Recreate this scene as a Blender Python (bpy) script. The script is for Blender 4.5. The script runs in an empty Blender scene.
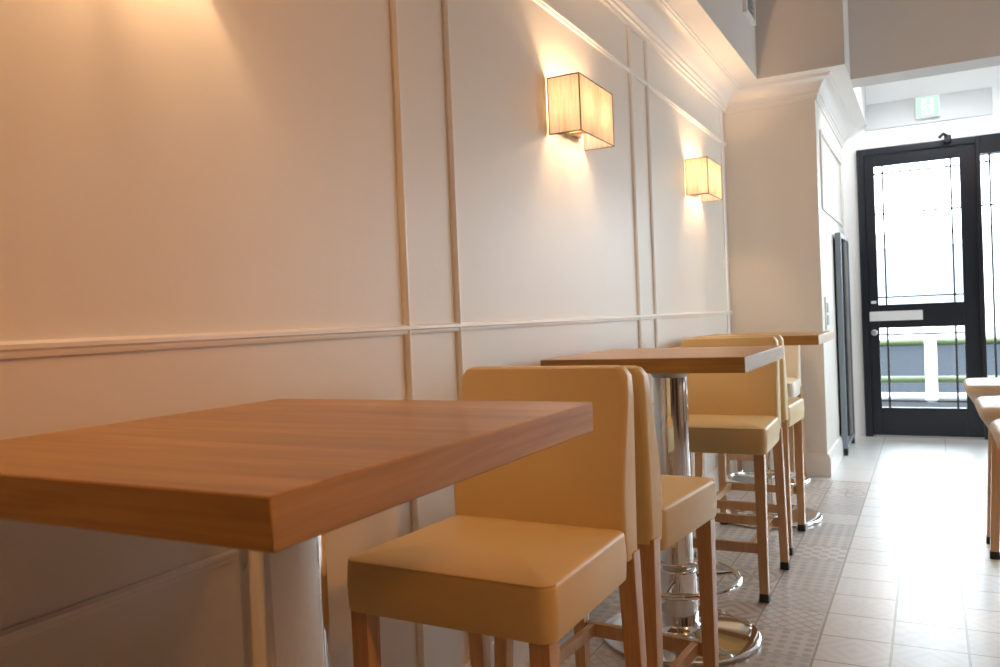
import bpy, bmesh, math, random
from mathutils import Vector, Matrix
random.seed(7)
PI = math.pi
sc = bpy.context.scene
col = sc.collection

# ------------------------------------------------------------------ helpers
def link(name, me, mat, parent=None):
    o = bpy.data.objects.new(name, me)
    col.objects.link(o)
    if mat is not None:
        for m in (mat if isinstance(mat, (list, tuple)) else [mat]):
            me.materials.append(m)
    if parent is not None:
        o.parent = parent
    return o

def obj(name, bm, mat, parent=None, smooth=True, weighted=True):
    me = bpy.data.meshes.new(name)
    bmesh.ops.recalc_face_normals(bm, faces=bm.faces)
    for f in bm.faces:
        f.smooth = smooth
    bm.to_mesh(me); bm.free()
    if smooth:
        me.set_sharp_from_angle(angle=math.radians(40))
    o = link(name, me, mat, parent)
    if smooth and weighted:
        w = o.modifiers.new('normals', 'WEIGHTED_NORMAL'); w.keep_sharp = True
    return o

def tag(o, label, cat, group=None):
    o['label'] = label; o['category'] = cat
    if group: o['group'] = group
    return o

def empty(name, loc, rz=0, label=None, cat=None, group=None):
    o = bpy.data.objects.new(name, None)
    o.empty_display_size = .1
    col.objects.link(o)
    o.location = loc; o.rotation_euler = (0, 0, rz)
    if label: tag(o, label, cat, group)
    return o

def struct(o):
    o['kind'] = 'structure'; return o

def copy_tree(o, parent=None):
    c = o.copy(); col.objects.link(c)
    if parent is not None: c.parent = parent
    for ch in list(o.children):
        copy_tree(ch, c)
    return c

def box(bm, x0, x1, y0, y1, z0, z1, bev=0, seg=2):
    vs = [bm.verts.new((x, y, z)) for x in (x0, x1) for y in (y0, y1) for z in (z0, z1)]
    idx = [(0,1,3,2),(4,6,7,5),(0,4,5,1),(2,3,7,6),(0,2,6,4),(1,5,7,3)]
    fs = [bm.faces.new([vs[i] for i in f]) for f in idx]
    if bev:
        es = list({e for f in fs for e in f.edges})
        bmesh.ops.bevel(bm, geom=es, offset=bev, segments=seg, profile=.5, affect='EDGES', clamp_overlap=True)
    return vs

def hexa(bm, bot, top, bev=0, seg=2):
    """bot / top: four corner points each, same winding"""
    b = [bm.verts.new(p) for p in bot]; t = [bm.verts.new(p) for p in top]
    fs = [bm.faces.new(b[::-1]), bm.faces.new(t)]
    n = len(b)
    for i in range(n):
        fs.append(bm.faces.new((b[i], b[(i+1) % n], t[(i+1) % n], t[i])))
    if bev:
        es = list({e for f in fs for e in f.edges})
        bmesh.ops.bevel(bm, geom=es, offset=bev, segments=seg, profile=.5, affect='EDGES', clamp_overlap=True)

def lathe(bm, prof, n=48, c=(0, 0)):
    rings = []
    for r, z in prof:
        if r < 1e-6:
            rings.append([bm.verts.new((c[0], c[1], z))])
        else:
            rings.append([bm.verts.new((c[0]+r*math.cos(2*PI*k/n), c[1]+r*math.sin(2*PI*k/n), z)) for k in range(n)])
    for a, b in zip(rings, rings[1:]):
        for k in range(n):
            j = (k+1) % n
            if len(a) == 1 and len(b) == 1: continue
            if len(a) == 1: bm.faces.new((a[0], b[k], b[j]))
            elif len(b) == 1: bm.faces.new((a[k], a[j], b[0]))
            else: bm.faces.new((a[k], a[j], b[j], b[k]))

def tube(bm, pts, r, n=10, closed=False):
    pts = [Vector(p) for p in pts]
    N = len(pts); rings = []
    for i, p in enumerate(pts):
        if closed: t = pts[(i+1) % N] - pts[i-1]
        else: t = pts[min(i+1, N-1)] - pts[max(i-1, 0)]
        t.normalize()
        up = Vector((0, 0, 1)) if abs(t.z) < .9 else Vector((1, 0, 0))
        a = t.cross(up).normalized(); b = t.cross(a).normalized()
        rings.append([bm.verts.new(p + r*(math.cos(2*PI*k/n)*a + math.sin(2*PI*k/n)*b)) for k in range(n)])
    pairs = list(zip(rings, rings[1:])) + ([(rings[-1], rings[0])] if closed else [])
    for a, b in pairs:
        for k in range(n):
            bm.faces.new((a[k], a[(k+1) % n], b[(k+1) % n], b[k]))
    if not closed:
        bm.faces.new(rings[0]); bm.faces.new(rings[-1][::-1])

def sweep(bm, secs, closed_profile=True):
    """secs: list of lists of points (same count): lofted, ends capped"""
    rows = [[bm.verts.new(p) for p in s] for s in secs]
    n = len(rows[0])
    for a, b in zip(rows, rows[1:]):
        for k in range(n if closed_profile else n-1):
            bm.faces.new((a[k], a[(k+1) % n], b[(k+1) % n], b[k]))
    if closed_profile:
        bm.faces.new(rows[0]); bm.faces.new(rows[-1][::-1])

# ------------------------------------------------------------------ materials
class NT:
    def __init__(s, name):
        s.m = bpy.data.materials.new(name); s.m.use_nodes = True
        s.t = s.m.node_tree; s.b = s.t.nodes['Principled BSDF']
        s.out = s.t.nodes['Material Output']
    def n(s, kind, **kw):
        nd = s.t.nodes.new(kind)
        for k, v in kw.items():
            if k.startswith('i_'):
                k = k[2:]; k = int(k) if k.isdigit() else k
                s.put(nd.inputs[k], v)
            else: setattr(nd, k, v)
        return nd
    def put(s, sock, v):
        if hasattr(v, 'is_output'): s.t.links.new(v, sock)
        else: sock.default_value = v
    def math(s, op, a, b=None, c=None, clamp=False):
        nd = s.t.nodes.new('ShaderNodeMath'); nd.operation = op; nd.use_clamp = clamp
        for i, v in enumerate((a, b, c)):
            if v is not None: s.put(nd.inputs[i], v)
        return nd.outputs[0]
    def mix(s, f, a, b):
        nd = s.t.nodes.new('ShaderNodeMix'); nd.data_type = 'RGBA'
        s.put(nd.inputs[0], f); s.put(nd.inputs[6], a); s.put(nd.inputs[7], b)
        return nd.outputs[2]
    def set(s, **kw):
        for k, v in kw.items(): s.put(s.b.inputs[k.replace('_', ' ')], v)
    def coord(s, which='Object', scale=(1, 1, 1), rot=(0, 0, 0)):
        tc = s.t.nodes.new('ShaderNodeTexCoord'); mp = s.t.nodes.new('ShaderNodeMapping')
        s.t.links.new(tc.outputs[which], mp.inputs[0])
        mp.inputs['Scale'].default_value = scale; mp.inputs['Rotation'].default_value = rot
        return mp.outputs[0]
    def bump(s, h, strength, dist=.01):
        nd = s.n('ShaderNodeBump', i_Strength=strength, i_Distance=dist, i_Height=h)
        s.t.links.new(nd.outputs[0], s.b.inputs['Normal'])

def rgb(r, g, b): return (r, g, b, 1)

def mottled(name, c1, c2, rough, scale=3, bump=0, bscale=80, spec=.5, metal=0):
    k = NT(name); co = k.coord()
    nz = k.n('ShaderNodeTexNoise', i_Vector=co, i_Scale=scale, i_Detail=4)
    k.set(Base_Color=k.mix(nz.outputs[0], rgb(*c1), rgb(*c2)), Roughness=rough, Metallic=metal)
    k.b.inputs['Specular IOR Level'].default_value = spec
    if bump:
        n2 = k.n('ShaderNodeTexNoise', i_Vector=co, i_Scale=bscale, i_Detail=3)
        k.bump(n2.outputs[0], bump)
    return k.m

M = {}
M['wall'] = mottled('wall_paint', (.785, .745, .685), (.815, .775, .715), .42, 2, .04, 60, .25)
M['trim'] = mottled('trim_paint', (.82, .79, .76), (.84, .81, .78), .3, 3)
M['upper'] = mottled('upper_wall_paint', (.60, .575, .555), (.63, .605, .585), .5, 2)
M['entrance'] = mottled('entrance_white', (.90, .90, .90), (.92, .92, .92), .45, 2)
def panelled(name, c1, c2, sc_):      # unseen walls: vertical bands invented to streak the chrome's reflections
    k = NT(name); tc = k.n('ShaderNodeTexCoord'); sp = k.n('ShaderNodeSeparateXYZ', i_0=tc.outputs['Object'])
    cb = k.n('ShaderNodeCombineXYZ', i_0=k.math('MULTIPLY', k.math('ADD', sp.outputs[0], sp.outputs[1]), sc_), i_1=.3, i_2=.7)
    nz = k.n('ShaderNodeTexNoise', i_Vector=cb.outputs[0], i_Scale=1., i_Detail=2)
    st = k.math('GREATER_THAN', nz.outputs[0], .5)
    k.set(Base_Color=k.mix(st, rgb(*c1), rgb(*c2)), Roughness=.5)
    return k.m
M['back_wall'] = panelled('back_wall_bands', (.025, .018, .014), (.30, .22, .16), 3.)
M['dark_wall'] = panelled('right_wall_bands', (.06, .04, .03), (.42, .31, .22), 2.2)
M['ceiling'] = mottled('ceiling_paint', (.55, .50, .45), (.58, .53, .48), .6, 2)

def wood(name, c1, c2, c3, rough, along='X', swap=False, scale=1., spec=.5):
    k = NT(name)
    tc = k.n('ShaderNodeTexCoord')
    sep = k.n('ShaderNodeSeparateXYZ', i_0=tc.outputs['Object'])
    x, y, z = sep.outputs
    if along == 'Z': x, z = z, x
    if swap:      # the end band carries its own grain along its length
        ns = k.n('ShaderNodeSeparateXYZ', i_0=tc.outputs['Normal'])
        f = k.math('GREATER_THAN', k.math('ABSOLUTE', ns.outputs[0]), .6)
        g = k.math('SUBTRACT', 1., f)
        nx = k.math('ADD', k.math('MULTIPLY', x, g), k.math('MULTIPLY', y, f))
        ny = k.math('ADD', k.math('MULTIPLY', y, g), k.math('MULTIPLY', x, f))
        x, y = nx, ny
    cb = k.n('ShaderNodeCombineXYZ', i_0=k.math('MULTIPLY', x, 1.3*scale), i_1=k.math('MULTIPLY', y, 14*scale), i_2=k.math('MULTIPLY', z, 22*scale))
    big = k.n('ShaderNodeTexNoise', i_Vector=cb.outputs[0], i_Scale=1., i_Detail=5, i_Roughness=.6, i_Distortion=.6)
    cb2 = k.n('ShaderNodeCombineXYZ', i_0=k.math('MULTIPLY', x, 5*scale), i_1=k.math('MULTIPLY', y, 170*scale), i_2=k.math('MULTIPLY', z, 170*scale))
    fine = k.n('ShaderNodeTexNoise', i_Vector=cb2.outputs[0], i_Scale=1., i_Detail=3)
    r = k.n('ShaderNodeValToRGB', i_0=big.outputs[0])
    r.color_ramp.elements[0].position = .32; r.color_ramp.elements[0].color = rgb(*c1)
    r.color_ramp.elements[1].position = .68; r.color_ramp.elements[1].color = rgb(*c3)
    e = r.color_ramp.elements.new(.5); e.color = rgb(*c2)
    f = k.math('MULTIPLY', k.math('SUBTRACT', fine.outputs[0], .45, clamp=True), 1.3)
    k.set(Base_Color=k.mix(f, r.outputs[0], rgb(c1[0]*.6, c1[1]*.55, c1[2]*.5)), Roughness=rough)
    k.b.inputs['Specular IOR Level'].default_value = spec
    k.bump(fine.outputs[0], .05, .002)
    return k.m

M['table_wood'] = wood('oak_laminate', (.34, .165, .042), (.455, .245, .066), (.55, .315, .100), .34, 'X', True, spec=.4)
M['leg_wood'] = wood('beech_leg', (.53, .31, .16), (.58, .35, .185), (.62, .39, .21), .26, 'Z', False, 1.2, spec=.6)

def leather(name, c1, c2):
    k = NT(name); co = k.coord()
    v = k.n('ShaderNodeTexVoronoi', i_Vector=co, i_Scale=420.)
    n = k.n('ShaderNodeTexNoise', i_Vector=co, i_Scale=7., i_Detail=4)
    k.set(Base_Color=k.mix(n.outputs[0], rgb(*c1), rgb(*c2)), Roughness=.42)
    k.b.inputs['Specular IOR Level'].default_value = .4
    n2 = k.n('ShaderNodeTexNoise', i_Vector=co, i_Scale=14., i_Detail=2)
    h = k.math('ADD', k.math('MULTIPLY', v.outputs[0], .12), k.math('MULTIPLY', n2.outputs[0], .9))
    k.bump(h, .12, .004)
    return k.m
M['leather'] = leather('tan_leatherette', (.72, .55, .28), (.75, .585, .31))
M['pale_leather'] = leather('pale_leatherette', (.76, .70, .56), (.79, .73, .60))
M['stool_leather'] = leather('stool_leatherette', (.76, .66, .53), (.79, .69, .56))
M['rubber'] = mottled('black_rubber', (.012, .012, .013), (.02, .02, .02), .6, 30)
M['chrome'] = mottled('chrome', (.80, .80, .81), (.84, .84, .85), .07, 4, metal=1)
M['steel'] = mottled('brushed_steel', (.5, .5, .5), (.58, .58, .58), .3, 8, metal=1)
M['black_metal'] = mottled('black_door_paint', (.012, .015, .021), (.017, .021, .029), .28, 3)
M['lead'] = mottled('lead_came', (.05, .05, .055), (.07, .07, .075), .4, 10)
M['white_plastic'] = mottled('white_plastic', (.8, .8, .8), (.83, .83, .83), .35, 5)
M['grey_plastic'] = mottled('grey_plastic', (.42, .42, .43), (.46, .46, .47), .4, 5)
M['panel_grey'] = mottled('transom_panel_grey', (.60, .61, .62), (.63, .64, .65), .5, 3)
M['grey_frame'] = mottled('slate_frame', (.20, .24, .28), (.24, .28, .32), .4, 4)

k = NT('dark_glass'); co = k.coord()
nz = k.n('ShaderNodeTexNoise', i_Vector=co, i_Scale=2.5, i_Detail=2)
k.set(Base_Color=k.mix(nz.outputs[0], rgb(.004, .006, .012), rgb(.012, .018, .03)), Roughness=.06)
M['dark_glass'] = k.m

k = NT('clear_glass')
tr = k.n('ShaderNodeBsdfTransparent', i_0=rgb(.97, .985, .98)); gl = k.n('ShaderNodeBsdfGlossy', i_Roughness=.02)
fr = k.n('ShaderNodeFresnel', i_IOR=1.45)
mx = k.n('ShaderNodeMixShader', i_0=fr.outputs[0], i_1=tr.outputs[0], i_2=gl.outputs[0])
k.t.links.new(mx.outputs[0], k.out.inputs[0]); M['glass'] = k.m

# string lamp shade: fine vertical threads, lamp shows through, plus a faint added glow of its own
k = NT('string_shade'); tc = k.n('ShaderNodeTexCoord')
sep = k.n('ShaderNodeSeparateXYZ', i_0=tc.outputs['Object'])
s1 = k.math('MULTIPLY', k.math('ADD', sep.outputs[0], sep.outputs[1]), 1.)
cb = k.n('ShaderNodeCombineXYZ', i_0=k.math('MULTIPLY', s1, 60.), i_1=0., i_2=k.math('MULTIPLY', sep.outputs[2], 4.))
th = k.n('ShaderNodeTexNoise', i_Vector=cb.outputs[0], i_Scale=1.6, i_Detail=6, i_Roughness=.75)
cr = k.n('ShaderNodeValToRGB', i_0=th.outputs[0])
cr.color_ramp.elements[0].position = .3; cr.color_ramp.elements[0].color = rgb(.66, .55, .42)
cr.color_ramp.elements[1].position = .7; cr.color_ramp.elements[1].color = rgb(.97, .93, .88)
tl = k.n('ShaderNodeBsdfTranslucent', i_0=cr.outputs[0]); df = k.n('ShaderNodeBsdfDiffuse', i_0=cr.outputs[0])
mx = k.n('ShaderNodeMixShader', i_0=.93, i_1=df.outputs[0], i_2=tl.outputs[0])
em = k.n('ShaderNodeEmission', i_0=k.mix(1., rgb(1, 1, 1), cr.outputs[0]), i_1=.14)
tint = k.n('ShaderNodeMix', data_type='RGBA', blend_type='MULTIPLY'); tint.inputs[0].default_value = 1.; tint.inputs[7].default_value = (1, .80, .58, 1)
k.t.links.new(cr.outputs[0], tint.inputs[6]); k.t.links.new(tint.outputs[2], em.inputs[0])
ad = k.n('ShaderNodeAddShader', i_0=mx.outputs[0], i_1=em.outputs[0])
k.t.links.new(ad.outputs[0], k.out.inputs[0]); M['shade'] = k.m
M['shade_wire'] = mottled('shade_wire', (.22, .13, .06), (.28, .17, .08), .5, 10)
M['brass'] = mottled('satin_bracket', (.55, .42, .28), (.6, .47, .32), .3, 8, metal=1)

def emis(name, c, s):
    k = NT(name); e = k.n('ShaderNodeEmission', i_0=rgb(*c), i_1=s)
    k.t.links.new(e.outputs[0], k.out.inputs[0]); return k.m
M['bulb'] = emis('lamp_bulb', (1, .70, .38), 6.)
M['exit_green'] = emis('exit_sign_green', (.66, .97, .80), 1.1)
M['exit_white'] = emis('exit_sign_white', (.92, 1., .96), 1.1)

# ---- patterned cement tiles, 20 cm, and the plain pale tiles near the door
TS, TX, TY, YB = .1969, -.322, 2.44, 5.02
def floor_mat():
    k = NT('cement_tiles'); tc = k.n('ShaderNodeTexCoord')
    sep = k.n('ShaderNodeSeparateXYZ', i_0=tc.outputs['Object'])
    u = k.math('DIVIDE', k.math('SUBTRACT', sep.outputs[0], TX), TS)
    v = k.math('DIVIDE', k.math('SUBTRACT', sep.outputs[1], TY), TS)
    fu, fv = k.math('FRACT', u), k.math('FRACT', v)
    iu, iv = k.math('FLOOR', u), k.math('FLOOR', v)
    cell = k.n('ShaderNodeCombineXYZ', i_0=iu, i_1=iv, i_2=.0)
    wn = k.n('ShaderNodeTexWhiteNoise', noise_dimensions='3D', i_Vector=cell.outputs[0])
    r1 = wn.outputs['Value']
    wc = k.n('ShaderNodeSeparateColor', i_0=wn.outputs['Color'])
    r2, r3 = wc.outputs[1], wc.outputs[2]
    cx, cy = k.math('SUBTRACT', fu, .5), k.math('SUBTRACT', fv, .5)
    rad = k.math('SQRT', k.math('ADD', k.math('MULTIPLY', cx, cx), k.math('MULTIPLY', cy, cy)))
    ang = k.math('ARCTAN2', cy, cx)
    def dots(n):
        a = k.math('SUBTRACT', k.math('FRACT', k.math('MULTIPLY', fu, n)), .5)
        b = k.math('SUBTRACT', k.math('FRACT', k.math('MULTIPLY', fv, n)), .5)
        d = k.math('SQRT', k.math('ADD', k.math('MULTIPLY', a, a), k.math('MULTIPLY', b, b)))
        return k.math('LESS_THAN', d, .33)
    pA = dots(5.)
    petals = k.math('ADD', .22, k.math('MULTIPLY', .16, k.math('COSINE', k.math('MULTIPLY', ang, 8.))))
    pB = k.math('LESS_THAN', rad, petals)
    ring = k.math('LESS_THAN', k.math('ABSOLUTE', k.math('SUBTRACT', rad, .44)), .035)
    pB = k.math('MAXIMUM', pB, ring)
    dia = k.math('ADD', k.math('ABSOLUTE', cx), k.math('ABSOLUTE', cy))
    pC = k.math('LESS_THAN', k.math('FRACT', k.math('MULTIPLY', dia, 4.)), .45)
    a = k.math('SINE', k.math('MULTIPLY', fu, 2*PI*3)); b = k.math('SINE', k.math('MULTIPLY', fv, 2*PI*3))
    pD = k.math('GREATER_THAN', k.math('MULTIPLY', a, b), .1)
    d6 = k.math('FRACT', k.math('MULTIPLY', k.math('ADD', fu, fv), 4.)); e6 = k.math('FRACT', k.math('MULTIPLY', k.math('SUBTRACT', fu, fv), 4.))
    pE = k.math('MAXIMUM', k.math('LESS_THAN', d6, .2), k.math('LESS_THAN', e6, .2))
    def sel(lo, hi, p):
        return k.math('MULTIPLY', k.math('MULTIPLY', k.math('GREATER_THAN', r1, lo), k.math('LESS_THAN', r1, hi)), p)
    P = sel(-.1, .34, pA)
    for lo, hi, p in ((.34, .46, pB), (.46, .62, pC), (.62, .82, pD), (.82, 1.1, pE)):
        P = k.math('ADD', P, sel(lo, hi, p))
    base = k.n('ShaderNodeValToRGB', i_0=r2)
    base.color_ramp.interpolation = 'CONSTANT'
    for p, c in ((0, (.64, .60, .575)), (.35, (.70, .675, .66)), (.7, (.55, .53, .525))):
        e = base.color_ramp.elements[0] if p == 0 else base.color_ramp.elements.new(p)
        e.position = p; e.color = rgb(*c)
    pat = k.n('ShaderNodeValToRGB', i_0=r3)
    pat.color_ramp.interpolation = 'CONSTANT'
    for p, c in ((0, (.34, .29, .27)), (.35, (.31, .35, .42)), (.65, (.40, .35, .33)), (.85, (.27, .27, .30))):
        e = pat.color_ramp.elements[0] if p == 0 else pat.color_ramp.elements.new(p)
        e.position = p; e.color = rgb(*c)
    nz = k.n('ShaderNodeTexNoise', i_Vector=tc.outputs['Object'], i_Scale=18., i_Detail=5)
    wear_glare = k.math('MULTIPLY', P, k.math('ADD', .25, k.math('MULTIPLY', nz.outputs[0], .65)), clamp=True)
    aisle_glare = k.math('GREATER_THAN', u, 0.)          # overbright daylight painted into the walkway tiles: paler, fainter pattern
    wear_glare = k.math('MULTIPLY', wear_glare, k.math('SUBTRACT', 1., k.math('MULTIPLY', aisle_glare, .82)))
    bs = k.mix(k.math('MULTIPLY', aisle_glare, .8), base.outputs[0], rgb(.89, .89, .89))
    tilec = k.mix(wear_glare, bs, pat.outputs[0])
    def edge(f, w):
        return k.math('LESS_THAN', k.math('MINIMUM', f, k.math('SUBTRACT', 1., f)), w)
    g1 = k.math('MAXIMUM', edge(fu, .018), edge(fv, .014))
    c1 = k.mix(g1, tilec, rgb(.36, .31, .27))
    # plain tiles, 39 cm
    u2, v2 = k.math('FRACT', k.math('DIVIDE', k.math('SUBTRACT', sep.outputs[0], TX), TS*2)), k.math('FRACT', k.math('DIVIDE', k.math('SUBTRACT', sep.outputs[1], YB), TS*2))
    g2 = k.math('MAXIMUM', edge(u2, .007), edge(v2, .007))
    plain = k.mix(nz.outputs[0], rgb(.74, .73, .72), rgb(.79, .78, .77))
    c2 = k.mix(g2, plain, rgb(.45, .42, .40))
    far = k.math('GREATER_THAN', sep.outputs[1], YB)
    k.set(Base_Color=k.mix(far, c1, c2), Roughness=k.math('ADD', .29, k.math('MULTIPLY', nz.outputs[0], .10)))
    k.b.inputs['Specular IOR Level'].default_value = .8
    gg = k.math('ADD', k.math('MULTIPLY', g1, k.math('SUBTRACT', 1., far)), k.math('MULTIPLY', g2, far))
    k.bump(k.math('SUBTRACT', 1., gg), .3, .003)
    return k.m
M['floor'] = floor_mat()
M['asphalt'] = mottled('asphalt', (.024, .028, .034), (.034, .038, .044), .8, 6, spec=0)
M['pavement'] = mottled('pavement', (.028, .029, .032), (.038, .039, .042), .8, 5, spec=0)
M['rail_green'] = mottled('rail_green_paint', (.06, .085, .035), (.07, .095, .04), .4, 5)
M['facade'] = mottled('facade_render', (.78, .78, .78), (.82, .82, .81), .7, 1)
M['facade_glass'] = mottled('facade_window', (.35, .42, .48), (.40, .46, .52), .15, 1)

# ------------------------------------------------------------------ dimensions
W = -1.086                 # left wall
BX, BZ = -.855, 2.355      # overhanging upper wall: face and lower edge
PY, PX = 5.13, -.556       # pillar: front and side
UY, UX = 5.0, -.378        # upper part of pillar
YD = 6.806                 # entrance wall
XR, Y0, ZC = 3.0, -2.6, 3.3

# ------------------------------------------------------------------ setting
def slab(name, args, mat, bev=0):
    bm = bmesh.new(); box(bm, *args, bev); return struct(obj(name, bm, mat, smooth=bool(bev)))

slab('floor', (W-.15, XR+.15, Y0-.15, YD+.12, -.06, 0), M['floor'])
slab('ceiling', (W-.15, XR+.15, Y0-.15, YD+.12, ZC, ZC+.1), M['ceiling'])
slab('wall_left', (W-.15, W, Y0-.15, YD, 0, ZC), M['wall'])
slab('wall_back', (W, XR, Y0-.15, Y0, 0, ZC), M['back_wall'])
RY0, RY1, RZ0, RZ1 = 4.3, 6.1, .75, 2.25
bm = bmesh.new()
box(bm, XR, XR+.15, Y0-.15, RY0, 0, ZC); box(bm, XR, XR+.15, RY1, YD, 0, ZC); box(bm, XR, XR+.15, RY0, RY1, 0, RZ0); box(bm, XR, XR+.15, RY0, RY1, RZ1, ZC)
struct(obj('wall_right', bm, M['dark_wall'], smooth=False))
# pillar: lower shaft, upper part, and the beam across the entrance
slab('wall_pillar', (W, PX, PY, YD, 0, ZC), M['wall'])
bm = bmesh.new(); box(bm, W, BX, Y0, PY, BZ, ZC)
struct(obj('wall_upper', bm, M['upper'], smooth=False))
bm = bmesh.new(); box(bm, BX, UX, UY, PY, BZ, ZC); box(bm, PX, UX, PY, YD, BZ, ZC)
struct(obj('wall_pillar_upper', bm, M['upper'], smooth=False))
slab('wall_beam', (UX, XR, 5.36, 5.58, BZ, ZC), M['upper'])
slab('ceiling_entrance', (UX, XR, 5.58, YD, 2.72, 2.78), M['entrance'])
# entrance wall: a strip at the left of the door, the part above the glass, low wall under the shop window
slab('wall_front_strip', (PX, -.456, YD, YD+.12, 0, ZC), M['entrance'])
slab('wall_front_over', (-.456, XR, YD, YD+.12, 2.175, ZC), M['entrance'])
slab('wall_front_low', (1.30, XR, YD, YD+.12, 0, .25), M['entrance'])
slab('wall_front_right', (XR-.25, XR, YD, YD+.12, .25, 2.175), M['entrance'])

# cornice: one moulding sweeping along the wall, round the pillar and down its side
prof = [(0, 2.212), (.014, 2.212), (.014, 2.226), (.022, 2.230), (.022, 2.244), (.034, 2.250), (.034, 2.266), (.042, 2.272),
        (.052, 2.290), (.068, 2.308), (.090, 2.322), (.112, 2.329), (.112, 2.337), (.124, 2.339), (.124, 2.345), (.231, BZ), (0, BZ)]
fs, ss = (PY-UY)/.231, (UX-PX)/.231
bm = bmesh.new()
secs = [[(W+d, y, z) for d, z in prof] for y in (Y0, 1.5)]
secs.append([(W+d, PY-d*fs, z) for d, z in prof])
secs.append([(PX+d*ss, PY-d*fs, z) for d, z in prof])
secs.append([(PX+d*ss, YD, z) for d, z in prof])
sweep(bm, secs)
struct(obj('trim_1', bm, M['trim'], weighted=False))

# horizontal and vertical mouldings of the panelled wall
tn = [1]
def trim(bm):
    tn[0] += 1
    return struct(obj('trim_%d' % tn[0], bm, M['trim'], weighted=False))
def rail_prof(z, h, t):
    return [(0, z-h/2), (t*.55, z-h/2), (t*.7, z-h*.3), (t*.7, z-h*.12), (t, z+h*.02), (t, z+h*.3), (t*.6, z+h*.42), (t*.5, z+h/2), (0, z+h/2)]
for z, h, t in ((.988, .023, .014), (2.022, .020, .013), (.612, .020, .010)):
    bm = bmesh.new(); sweep(bm, [[(W+d, y, zz) for d, zz in rail_prof(z, h, t)] for y in (Y0, PY)]); trim(bm)
def vtrim(y, z0, z1, x=W, w=.022, t=.013):
    pr = [(-w/2, 0), (-w/2, t*.45), (-w*.28, t*.8), (-w*.1, t), (w*.1, t), (w*.28, t*.8), (w/2, t*.45), (w/2, 0)]
    bm = bmesh.new(); sweep(bm, [[(x+b, y+a, z) for a, b in pr] for z in (z0, z1)]); trim(bm)
for y in (-.12, .115, 1.5905, 1.826, 3.32, 3.553, 5.03):
    vtrim(y, .12, 2.212)
# pillar side: a panel moulding
def ptrim(y0, y1, z0, z1):
    bm = bmesh.new(); box(bm, PX, PX+.012, y0, y1, z0, z1, .004); trim(bm)
for y in (5.30, 6.62): ptrim(y-.011, y+.011, 1.60, 2.06)
for z in (1.60, 2.06): ptrim(5.30, 6.62, z-.011, z+.011)
# skirting boards
def base_prof(h, t): return [(0, 0), (t, 0), (t, h-.03), (t*.75, h-.02), (t*.55, h-.006), (t*.3, h), (0, h)]
bm = bmesh.new(); sweep(bm, [[(W+d, y, z) for d, z in base_prof(.12, .016)] for y in (Y0, PY-.016)])
struct(obj('baseboard_left', bm, M['trim'], weighted=False))
bm = bmesh.new()
secs = [[(W, PY-d, z) for d, z in base_prof(.135, .02)], [(PX+d, PY-d, z) for d, z in base_prof(.135, .02)], [(PX+d, YD, z) for d, z in base_prof(.135, .02)]]
sweep(bm, secs); struct(obj('baseboard_pillar', bm, M['trim'], weighted=False))

# ------------------------------------------------------------------ entrance door
def framed(bm, x0, x1, z0, z1, w, y0, y1, wt=None, wb=None):
    wt = wt or w; wb = wb or w
    box(bm, x0, x0+w, y0, y1, z0, z1, .003); box(bm, x1-w, x1, y0, y1, z0, z1, .003)
    box(bm, x0+w, x1-w, y0, y1, z1-wt, z1, .003); box(bm, x0+w, x1-w, y0, y1, z0, z0+wb, .003)

door = struct(empty('door_1', (0, YD, 0)))
door['label'] = 'black entrance door with leaded glass panes at the end of the room'
bm = bmesh.new()
box(bm, -.456, -.405, -.03, .09, 0, 2.175, .004); box(bm, -.405, .326, -.03, .09, 2.125, 2.175, .004)
o = obj('door_frame', bm, M['black_metal'], door)
DX0, DX1 = -.405, .326
bm = bmesh.new()
gx0, gx1 = -.338, .222
box(bm, DX0, gx0, -.012, .03, .012, 2.123, .003); box(bm, gx1, DX1, -.012, .03, .012, 2.123, .003)
for z0, z1 in ((.012, .222), (.822, .998), (2.040, 2.123)): box(bm, gx0, gx1, -.012, .03, z0, z1, .003)
leaf = obj('door_leaf', bm, M['black_metal'], door)
def leaded(parent, x0, x1, z0, z1, hz, nm):
    bm = bmesh.new(); box(bm, x0, x1, .006, .012, z0, z1); g = obj('glass_pane', bm, M['glass'], parent, smooth=False)
    bm = bmesh.new()
    for x in (x0+.055, x1-.055): box(bm, x-.007, x+.007, .003, .015, z0, z1)
    for z in hz: box(bm, x0, x1, .003, .015, z-.006, z+.006)
    obj('lead_strips', bm, M['lead'], g, smooth=False)
leaded(leaf, gx0, gx1, .998, 2.040, (2.04-.055, 1.68, .998+.055), 'a')
leaded(leaf, gx0, gx1, .222, .822, (.822-.05, .222+.05), 'b')
bm = bmesh.new(); box(bm, -.402, -.043, -.028, -.012, .876, .948, .004)
obj('push_plate', bm, M['white_plastic'], leaf)
bm = bmesh.new(); lathe(bm, [(0, 0), (.021, 0), (.024, .004), (.024, .012), (.018, .018), (0, .02)], 24)
bmesh.ops.rotate(bm, verts=bm.verts, matrix=Matrix.Rotation(PI/2, 3, 'X')); bmesh.ops.translate(bm, verts=bm.verts, vec=(-.372, -.012, .79))
obj('door_lock', bm, M['steel'], leaf)
bm = bmesh.new(); box(bm, -.388, -.352, -.015, -.011, 1.008, 1.030, .001)
obj('door_sticker', bm, M['white_plastic'], leaf)
bm = bmesh.new()
box(bm, .13, .175, -.075, -.03, 2.145, 2.20, .006); tube(bm, [(.155, -.055, 2.19), (.125, -.10, 2.205), (.10, -.115, 2.18)], .011)
obj('door_closer', bm, M['black_metal'], door)
bm = bmesh.new(); box(bm, -.405, .326, -.02, .09, 0, .010, .003)
obj('threshold', bm, M['steel'], door)

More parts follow.
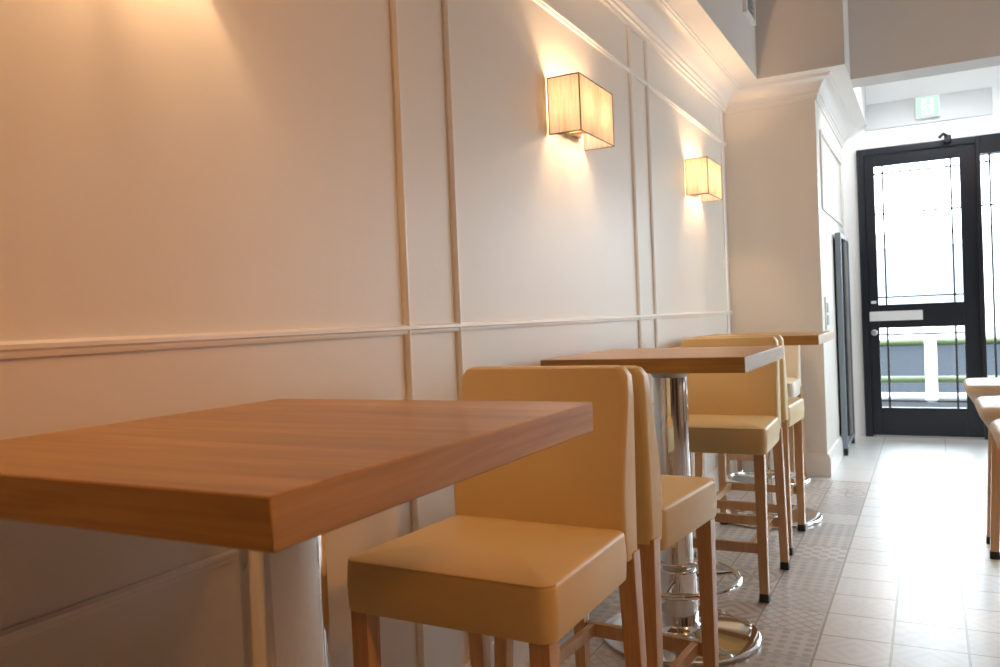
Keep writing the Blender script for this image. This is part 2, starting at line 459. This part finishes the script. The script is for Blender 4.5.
# fixed side light and the shop window beyond it
win = struct(empty('window_1', (0, YD, 0)))
bm = bmesh.new(); framed(bm, .326, 1.30, 0, 2.175, .028, -.03, .09, .13, .20)
fr = obj('window_frame', bm, M['black_metal'], win)
leaded(fr, .356, 1.272, .20, 2.045, (2.045-.055, 1.68, .255), 'c')
win2 = struct(empty('window_2', (0, YD, 0)))
bm = bmesh.new(); framed(bm, 1.30, XR-.25, .25, 2.175, .05, -.03, .09)
fr2 = obj('window_frame', bm, M['black_metal'], win2)
for a, b in ((1.35, XR-.30),):
    bm = bmesh.new(); box(bm, a, b, .006, .012, .30, 2.125); obj('glass_pane', bm, M['glass'], fr2, smooth=False)

win3 = struct(empty('window_3', (XR, 0, 0)))
bm = bmesh.new()
for a in ((RY0, RY0+.05), ((RY0+RY1)/2-.02, (RY0+RY1)/2+.02), (RY1-.05, RY1)): box(bm, .03, .11, a[0], a[1], RZ0, RZ1)
for a in ((RZ0, RZ0+.05), (RZ1-.05, RZ1)): box(bm, .03, .11, RY0, RY1, a[0], a[1])
fr3 = obj('window_frame', bm, M['black_metal'], win3, smooth=False)
bm = bmesh.new(); box(bm, .066, .072, RY0+.05, RY1-.05, RZ0+.05, RZ1-.05); obj('glass_pane', bm, M['glass'], fr3, smooth=False)

# transom panel with the exit sign
bm = bmesh.new(); box(bm, -.388, .437, YD-.015, YD, 2.315, 2.508, .004)
struct(obj('trim_60', bm, M['panel_grey']))
ex = empty('exit_sign', (.031, YD-.015, 2.346), 0, 'small green lit exit sign on the grey panel above the door', 'exit sign')
bm = bmesh.new(); box(bm, -.079, .079, -.035, 0, 0, .158, .004); obj('sign_box', bm, M['white_plastic'], ex)
bm = bmesh.new(); box(bm, -.073, .073, -.038, -.034, .006, .152); face = obj('sign_face', bm, M['exit_green'], ex, smooth=False)
# pictogram: lit doorway with a running figure
bm = bmesh.new(); box(bm, -.040, .040, -.0405, -.037, .018, .140); obj('doorway_pictogram', bm, M['exit_white'], face, smooth=False)
bm = bmesh.new()
lathe(bm, [(0, -.0015), (.011, -.0015), (.011, .0015), (0, .0015)], 16)
bmesh.ops.rotate(bm, verts=bm.verts, matrix=Matrix.Rotation(PI/2, 3, 'X')); bmesh.ops.translate(bm, verts=bm.verts, vec=(.006, -.0415, .122))
for pts in ([(.004, .108), (-.004, .075)], [(-.004, .075), (.016, .055), (.010, .032)], [(-.004, .075), (-.012, .052), (-.032, .044)], [(.003, .104), (.024, .090)], [(.003, .104), (-.018, .098), (-.026, .082)]):
    tube(bm, [(x, -.0415, z) for x, z in pts], .005, 6)
obj('running_figure', bm, M['exit_green'], face, smooth=False)

# ------------------------------------------------------------------ things on the pillar and upper wall
t = empty('glass_panel', (PX+.002, 5.86, 0), 0, 'tall narrow dark glass panel in a slate frame against the white pillar side', 'glass panel')
bm = bmesh.new()
y1, z0, z1, th = .62, .05, 1.49, .036
for a in ((0, .03), (y1-.03, y1)): box(bm, .012, .012+th, a[0], a[1], z0, z1, .003)
for a in ((z0, z0+.03), (z1-.03, z1)): box(bm, .012, .012+th, .03, y1-.03, a[0], a[1], .003)
obj('panel_frame', bm, M['grey_frame'], t)
bm = bmesh.new(); box(bm, .02, .012+th-.006, .03, y1-.03, z0+.03, z1-.03); obj('dark_pane', bm, M['dark_glass'], t, smooth=False)
for yy in (.04, y1-.04):
    bm = bmesh.new(); box(bm, .014, .014+.032, yy-.02, yy+.02, 0, z0+.006, .004); obj('foot', bm, M['rubber'], t)
sw = empty('switch_plate', (PX, 5.31, .86), 0, 'narrow white switch plate on the pillar side above the far table', 'switch')
bm = bmesh.new(); box(bm, 0, .010, -.05, .05, 0, .20, .004); obj('plate', bm, M['white_plastic'], sw)
for i in range(2):
    bm = bmesh.new(); box(bm, .008, .016, -.03, .03, .03+.075*i, .09+.075*i, .003); obj('switch_rocker', bm, M['grey_plastic'], sw)
v = empty('wall_vent', (BX, 4.77, 2.628), 0, 'small white framed air vent high on the upper wall beside the pillar', 'vent')
bm = bmesh.new()
box(bm, 0, .024, -.14, .12, 0, .02, .003); box(bm, 0, .024, -.14, .12, .30, .32, .003)
box(bm, 0, .024, -.14, -.12, .02, .30, .003); box(bm, 0, .024, .10, .12, .02, .30, .003)
obj('vent_frame', bm, M['white_plastic'], v)
bm = bmesh.new(); box(bm, 0, .004, -.12, .10, .02, .30)
for i in range(9): hexa(bm, [(.004, -.12, .035+i*.03), (.018, -.12, .028+i*.03), (.018, .10, .028+i*.03), (.004, .10, .035+i*.03)], [(.004, -.12, .040+i*.03), (.018, -.12, .033+i*.03), (.018, .10, .033+i*.03), (.004, .10, .040+i*.03)])
obj('vent_louvre', bm, M['grey_plastic'], v, smooth=False)

# ------------------------------------------------------------------ wall lamps
SY0, SY1, SZ0, SZ1, SD = -.155, .155, 1.60, 1.783, .115
def make_sconce():
    t = empty('wall_lamp', (W, 0, 0))
    bm = bmesh.new(); box(bm, 0, .018, -.10, .10, 1.63, 1.755, .004); obj('back_plate', bm, M['brass'], t)
    bm = bmesh.new(); th = .0025
    box(bm, .004, SD, SY0, SY0+th, SZ0, SZ1); box(bm, .004, SD, SY1-th, SY1, SZ0, SZ1); box(bm, SD-th, SD, SY0+th, SY1-th, SZ0, SZ1)
    s = obj('lamp_shade', bm, M['shade'], t, smooth=False)
    bm = bmesh.new(); r = .0022
    for z in (SZ0, SZ1): tube(bm, [(.003, SY0, z), (SD, SY0, z), (SD, SY1, z), (.003, SY1, z)], r, 6)
    for y in (SY0, SY1): tube(bm, [(SD, y, SZ0), (SD, y, SZ1)], r, 6); tube(bm, [(.004, y, SZ0), (.004, y, SZ1)], r, 6)
    obj('shade_frame', bm, M['shade_wire'], s, smooth=False)
    for y in (-.075, .075):
        bm = bmesh.new(); tube(bm, [(.016, y, 1.648), (.055, y, 1.648)], .006); tube(bm, [(.055, y, 1.64), (.055, y, 1.668)], .013, 12)
        obj('lamp_holder', bm, M['brass'], t)
    bm = bmesh.new(); box(bm, .016, SD-.002, -.06, -.045, 1.612, 1.618, .001); obj('bracket', bm, M['brass'], t)
    for y in (-.075, .075):
        bm = bmesh.new(); bmesh.ops.create_uvsphere(bm, u_segments=16, v_segments=10, radius=.015); bmesh.ops.translate(bm, verts=bm.verts, vec=(.055, y, 1.69))
        obj('bulb', bm, M['bulb'], t)
    return t
LAMP_W = 6.5
sconce0 = make_sconce()
for i, (y, lab) in enumerate(((.865, 'square string wall lamp above the nearest table'), (2.615, 'larger looking of the two lit square wall lamps, left of the double trim'), (4.325, 'smaller looking of the two lit square wall lamps, nearest the pillar'))):
    if i == 0: t = sconce0
    else: t = copy_tree(sconce0)
    t.location = (W, y, 0)
    tag(t, lab, 'wall lamp', 'string shade wall lamps along the panelled wall')
    for yy in (-.075, .075):
        L = bpy.data.lights.new('lamp_light', 'POINT'); L.energy = LAMP_W; L.color = (1, .61, .32); L.shadow_soft_size = .026
        lo = bpy.data.objects.new('lamp_light', L); col.objects.link(lo); lo.parent = t; lo.location = (.055, yy, 1.69)

# ------------------------------------------------------------------ bar tables
TW, TD, TZ, TT = .5812, .638, .8797, .0415
XT = -.4244-TW/2
def make_table():
    t = empty('bar_table', (0, 0, 0))
    bm = bmesh.new(); box(bm, -TW/2, TW/2, -TD/2, TD/2, TZ-TT, TZ, .0015, 1)
    obj('tabletop', bm, M['table_wood'], t)
    bm = bmesh.new(); lathe(bm, [(0, TZ-TT), (.082, TZ-TT), (.082, TZ-TT-.006), (.074, TZ-TT-.012), (.060, TZ-TT-.022), (.0525, TZ-TT-.034), (0, TZ-TT-.034)])
    obj('mounting_collar', bm, M['steel'], t)
    bm = bmesh.new(); lathe(bm, [(0, .02), (.052, .02), (.052, TZ-TT-.03), (0, TZ-TT-.03)])
    c = obj('column', bm, M['chrome'], t)
    bm = bmesh.new(); lathe(bm, [(.051, .03), (.060, .03), (.060, .206), (.058, .210), (.056, .212), (.056, .219), (.0585, .221), (.0585, .230), (.056, .232), (.051, .233)])
    obj('sleeve', bm, M['chrome'], c)
    bm = bmesh.new(); lathe(bm, [(0, 0), (.236, 0), (.2415, .004), (.2415, .011), (.236, .015), (.20, .019), (.12, .026), (.085, .030), (.066, .040), (.060, .048), (0, .048)], 64)
    obj('base_disc', bm, M['chrome'], t)
    bm = bmesh.new(); R = .185; zr = .182
    tube(bm, [(R*math.cos(2*PI*i/56), R*math.sin(2*PI*i/56), zr) for i in range(56)], .0105, 10, True)
    for a in (.6, .6+2*PI/3, .6+4*PI/3): tube(bm, [(.057*math.cos(a), .057*math.sin(a), zr), (R*math.cos(a), R*math.sin(a), zr)], .007, 8)
    obj('foot_ring', bm, M['chrome'], t)
    bm = bmesh.new(); box(bm, W+.001-XT, -TW/2+.03, -TD/2+.004, TD/2-.004, TZ-TT-.030, TZ-TT+.0, .002)  # unseen strip added to block lamp light in the gap behind the top
    obj('gap_light_blocker', bm, M['table_wood'], t)
    return t
tab = make_table()
for i, (y, lab) in enumerate(((.4401, 'nearest oak-topped bar table at the left, its top filling the foreground'), (2.1544, 'middle oak-topped bar table, between the two pairs of back-to-back chairs'), (3.745, 'far oak-topped bar table in front of the white pillar'))):
    o = tab if i == 0 else copy_tree(tab)
    o.location = (XT, y+TD/2, 0)
    tag(o, lab, 'table', 'oak topped pedestal bar tables along the wall')

# ------------------------------------------------------------------ chairs (front = -Y)
def rring(x0, x1, y0, y1, r, z, n=6):
    pts = []
    for cxs, cys, a0 in ((x1-r, y1-r, 0), (x0+r, y1-r, PI/2), (x0+r, y0+r, PI), (x1-r, y0+r, 3*PI/2)):
        for j in range(n+1):
            t = a0+PI/2*j/n
            pts.append((cxs+r*math.cos(t), cys+r*math.sin(t), z))
    return pts
def cushion(x0, x1, y0, y1, z0, z1, r, e, crown):
    bm = bmesh.new(); secs = []
    def ring(d, z): secs.append(rring(x0+d, x1-d, y0+d, y1-d, max(.004, r-d), z))
    ring(.006, z0); ring(.0015, z0+.002); ring(0, z0+.006); ring(-.002, (z0+z1)/2)
    for k in range(0, 6):
        t = PI/2*k/5
        ring(e*(1-math.cos(t)), z1-e+e*math.sin(t))
    m = min(x1-x0, y1-y0)/2
    for d in (.03, .05, .075, .10, .13, .155): ring(d, z1+crown*(1-(1-min(1, d/m))**2.2))
    sweep(bm, secs)
    for v in bm.verts: v.co.x *= 1.005-.15*v.co.y      # a little wider at the front
    return bm

def leg_mesh(top, bot, wt, wb, zt, zb):
    bm = bmesh.new()
    def sq(c, w, z): return [(c[0]-w/2, c[1]-w/2, z), (c[0]+w/2, c[1]-w/2, z), (c[0]+w/2, c[1]+w/2, z), (c[0]-w/2, c[1]+w/2, z)]
    hexa(bm, sq(bot, wb, zb), sq(top, wt, zt), .0025, 2)
    return bm

def make_chair(lea, bk=1.):
    t = empty('bar_chair', (0, 0, 0))
    hw = .193
    zs, zt = .507, .597
    bm = cushion(-hw, hw, -.215, .140, zs, zt, .026, .010, .013)
    s = obj('seat', bm, lea, t, weighted=False)
    bm = bmesh.new()
    e = .0025
    ring = [Vector(p) for p in rring(-hw+e, hw-e, -.215+e, .16, .024, zt-e)]
    k0 = [i for i, p in enumerate(ring) if p.y < .12]
    tube(bm, [(ring[i].x*(1.005-.15*ring[i].y), ring[i].y, ring[i].z) for i in k0], .0022, 6)
    obj('piping', bm, lea, s)
    # backrest: raked front, nearly upright rear, softly rounded at the top corners
    rows = []
    pts = [(-.004, .132, .196), (0.03, .126, .197), (.12, .122, .200), (.19, .132, .203), (.26, .148, .206), (.33, .162, .209), (.375, .168, .210), (.392, .1715, .2095), (.3965, .178, .205)]
    bm = bmesh.new(); secs = []
    hb = hw-.005
    for i, (z, ya, yb) in enumerate(pts):
        k = 0
        q = z/.3965
        inset = 0.
        if z > .36: inset = .026*(1-math.sqrt(max(0, 1-((z-.36)/.0366)**2)))
        w = hb-inset
        r = min(.012, (yb-ya)*.35)
        sec = []
        for cxs, cys, a0 in ((w-r, yb-r, 0), (-w+r, yb-r, PI/2), (-w+r, ya+r, PI), (w-r, ya+r, 3*PI/2)):
            for j in range(5):
                a = a0+PI/2*j/4
                sec.append((cxs+r*math.cos(a), cys+r*math.sin(a), zs+.033+z*bk*.357/.3965))
        secs.append(sec)
    sweep(bm, secs)
    obj('backrest', bm, lea, t)
    lw = M['leg_wood']
    for sx in (-1, 1):
        for kind in (0, 1):
            if kind == 0: top, bot = (sx*(hw-.020), -.189), (sx*(hw-.020), -.189)
            else: top, bot = (sx*(hw-.020), .176), (sx*(hw-.012), .203)
            l = obj('leg', leg_mesh(top, bot, .036, .030, zs+(.004 if kind == 0 else .04), .028), lw, t)
            d = Vector(top)-Vector(bot)
            bm = leg_mesh(bot, bot, .032, .034, .030, 0)
            obj('foot_cap', bm, M['rubber'], l)
    def bar(name, x0, x1, y0, y1, z0, z1):
        bm = bmesh.new(); box(bm, x0, x1, y0, y1, z0, z1, .002); obj(name, bm, lw, t)
    xi = hw-.020
    bar('stretcher', -xi, xi, -.197, -.179, .165, .200)
    bar('stretcher', -xi, xi, .184, .202, .165, .200)
    for sx in (-1, 1):
        bar('stretcher', sx*(xi-.035)-.009, sx*(xi-.035)+.009, -.181, .186, .168, .198)
    return t
chair = make_chair(M['leather'])
G = 'tan leatherette bar chairs at the tables'
CX = -.655
spots = [(-.702, 1.312, -.03, 'tan bar chair nearest the camera, tucked under the nearest table'),
         (-.679, 1.785, PI-.07, 'tan bar chair standing back to back behind the nearest chair'),
         (-.700, 3.055, 0, 'tan bar chair facing the camera at the far side of the middle table'),
         (-.712, 3.665, PI-.02, 'tan bar chair turned away towards the far table and pillar')]
for i, (x, y, rz, lab) in enumerate(spots):
    o = chair if i == 0 else copy_tree(chair)
    o.scale = (1, 1, 1); o.location = (x, y, 0); o.rotation_euler = (0, 0, rz)
    if i == 0: o.scale = (1, 1, 1.007)
    tag(o, lab, 'chair', G)
pale = make_chair(M['pale_leather'], .80)
pale.location = (-.858, 4.815, 0)
tag(pale, 'pale cream low chair behind the far table, against the white pillar', 'chair')

# ------------------------------------------------------------------ counter stools at the right edge
def make_stool():
    t = empty('counter_stool', (0, 0, 0))
    def rr(hx, hy, r, z, cx=0):
        pts = []
        for sx, sy, a0 in ((1, 1, 0), (-1, 1, PI/2), (-1, -1, PI), (1, -1, 3*PI/2)):
            for j in range(7):
                a = a0+PI/2*j/6
                pts.append((cx+sx*(hx-r)+r*math.cos(a), sy*(hy-r)+r*math.sin(a), z))
        return pts
    bm = bmesh.new()
    sweep(bm, [rr(.125, .115, .03, .530), rr(.140, .130, .04, .533), rr(.150, .140, .04, .545), rr(.172, .165, .05, .585), rr(.196, .192, .055, .625), rr(.208, .204, .06, .645), rr(.210, .206, .06, .656), rr(.206, .202, .06, .669), rr(.196, .192, .055, .676), rr(.15, .15, .05, .6765), rr(.05, .05, .03, .6765)])
    obj('seat', bm, M['stool_leather'], t, weighted=False)
    for sx in (-1, 1):
        for sy in (-1, 1):
            l = obj('leg', leg_mesh((sx*.105, sy*.095), (sx*.128, sy*.110), .036, .030, .536, .028), M['leg_wood'], t)
            b = (sx*.128, sy*.110)
            obj('foot_cap', leg_mesh(b, b, .033, .035, .030, 0), M['rubber'], l)
    for args in ((-.115, .115, -.110, -.092), (-.115, .115, .092, .110), (-.125, -.107, -.1, .1), (.107, .125, -.1, .1)):
        bm = bmesh.new(); box(bm, *args, .19, .22, .002); obj('stretcher', bm, M['leg_wood'], t)
    return t
st = make_stool()
for i, (x, y, lab) in enumerate(((.345, 2.42, 'counter stool at the right edge, nearest of the three'), (.335, 3.02, 'counter stool at the right edge, middle of the three'), (.325, 3.77, 'counter stool at the right edge, farthest of the three, in front of the door'))):
    o = st if i == 0 else copy_tree(st)
    o.location = (x, y, 0); tag(o, lab, 'stool', 'upholstered counter stools along the right edge')

# ------------------------------------------------------------------ street outside
slab('ground', (-14, 18, YD+.12, 26, -.12, -.02), M['asphalt'])
slab('trim_61', (-14, 18, YD+.12, 9.6, -.02, 0), M['pavement'])
gr = empty('guard_rail', (0, 9.3, 0), 0, 'street guard rail with white post seen through the lower door glass', 'guard rail')
for x in (-2.9, -1.45, .0, 1.45, 2.9):
    bm = bmesh.new(); lathe(bm, [(0, 0), (.055, 0), (.055, .74), (.04, .77), (0, .775)], 20, (x, 0)); obj('post', bm, M['white_plastic'], gr)
for z, mt in ((.60, M['rail_green']), (.22, M['rail_green']), (.05, M['white_plastic'])):
    bm = bmesh.new(); tube(bm, [(-3.0, .05, z), (3.0, .05, z)], .035, 12); obj('rail', bm, mt, gr)
bd = empty('building', (0, 22, 0), 0, 'pale building across the street seen through the door glass', 'building')
bm = bmesh.new(); box(bm, -12, 14, 0, 1.6, -.1, 2.7); obj('facade', bm, M['facade'], bd, smooth=False)
for x in (-7, -3.6, -.2, 3.2, 6.6):
    for z in (.6,):
        bm = bmesh.new(); framed(bm, x-1, x+1, z, z+1.8, .06, -.06, .02); w = obj('window', bm, M['white_plastic'], bd)
        bm = bmesh.new(); box(bm, x-.94, x+.94, -.02, .01, z+.06, z+1.74); obj('window_pane', bm, M['facade_glass'], w, smooth=False)

# ------------------------------------------------------------------ light
wd = bpy.data.worlds.new('overcast_sky'); sc.world = wd; wd.use_nodes = True
bg = wd.node_tree.nodes['Background']
bg.inputs[0].default_value = (.82, .92, 1., 1); bg.inputs[1].default_value = 13.3
def portal(x0, x1, z0, z1):
    L = bpy.data.lights.new('daylight_portal', 'AREA'); L.shape = 'RECTANGLE'; L.size = x1-x0; L.size_y = z1-z0
    L.cycles.is_portal = True
    o = bpy.data.objects.new('daylight_portal', L); col.objects.link(o)
    o.location = ((x0+x1)/2, YD+.10, (z0+z1)/2); o.rotation_euler = (-PI/2, 0, 0)
portal(-.34, .225, .2, 2.05); portal(.35, 1.28, .2, 2.05); portal(1.35, XR-.3, .3, 2.13)
L = bpy.data.lights.new('daylight_portal', 'AREA'); L.shape = 'RECTANGLE'; L.size = RZ1-RZ0; L.size_y = RY1-RY0; L.cycles.is_portal = True
o = bpy.data.objects.new('daylight_portal', L); col.objects.link(o); o.location = (XR+.13, (RY0+RY1)/2, (RZ0+RZ1)/2); o.rotation_euler = (0, PI/2, 0)
def down(x, y, p, size=.9):
    L = bpy.data.lights.new('room_fill_spot', 'SPOT'); L.energy = p; L.color = (1, .42, .10); L.spot_size = 2.2; L.spot_blend = .6; L.shadow_soft_size = .06
    o = bpy.data.objects.new('room_fill_spot', L); col.objects.link(o); o.location = (x, y, ZC-.02)
for x, y in ((.6, -1.2), (2.0, -1.2)): down(x, y, 22)  # unseen warm fill spots, added behind the camera
L = bpy.data.lights.new('upper_wall_fill', 'POINT'); L.energy = 24; L.color = (1, .52, .22); L.shadow_soft_size = .1
o = bpy.data.objects.new('upper_wall_fill', L); col.objects.link(o); o.location = (1.0, 2.0, 3.0)  # unseen warm fill, added to brighten the beam and upper walls
# unseen warm fill spot, added on the far side, turned towards the panelled wall
L = bpy.data.lights.new('warm_wall_fill', 'SPOT'); L.energy = 135; L.color = (1, .40, .07); L.spot_size = 1.0; L.spot_blend = 1.; L.shadow_soft_size = .12
o = bpy.data.objects.new('warm_wall_fill', L); col.objects.link(o); o.location = (2.2, .2, 2.75)
o.rotation_euler = (Vector((W, .35, .9))-o.location).to_track_quat('-Z', 'Y').to_euler()

L = bpy.data.lights.new('entrance_fill', 'SPOT'); L.energy = 48; L.color = (.95, .98, 1.); L.spot_size = 2.9; L.spot_blend = .4; L.shadow_soft_size = .08
o = bpy.data.objects.new('entrance_fill', L); col.objects.link(o); o.location = (.1, 5.95, 2.70)  # unseen cool fill, added to whiten the entrance walls

# ------------------------------------------------------------------ camera
f, yaw, pit, rol = 816.635, math.radians(27.762), math.radians(-.9173), math.radians(2.3802)
F = Vector((-math.sin(yaw)*math.cos(pit), math.cos(yaw)*math.cos(pit), math.sin(pit)))
r = Vector((math.cos(yaw), math.sin(yaw), 0)); u = r.cross(F)
R = r*math.cos(rol)-u*math.sin(rol); U = u*math.cos(rol)+r*math.sin(rol)
cam = bpy.data.cameras.new('camera'); co_ = bpy.data.objects.new('camera', cam); col.objects.link(co_)
mw = Matrix((R, U, -F)).transposed().to_4x4(); mw.translation = (0, 0, 1.0); co_.matrix_world = mw
cam.sensor_width = 36; cam.lens = f*36/1000; cam.clip_start = .05
cam.dof.use_dof = True; cam.dof.focus_distance = 1.75; cam.dof.aperture_fstop = 8
sc.camera = co_

sc.view_settings.view_transform = 'Standard'; sc.view_settings.look = 'None'
sc.view_settings.exposure = 0; sc.view_settings.gamma = 1; sc.view_settings.use_curve_mapping = False
sc.cycles.use_denoising = True
sc.cycles.max_bounces = 10; sc.cycles.diffuse_bounces = 6; sc.cycles.glossy_bounces = 5; sc.cycles.transparent_max_bounces = 12
sc.cycles.caustics_reflective = False; sc.cycles.caustics_refractive = False
sc.cycles.sample_clamp_indirect = 8
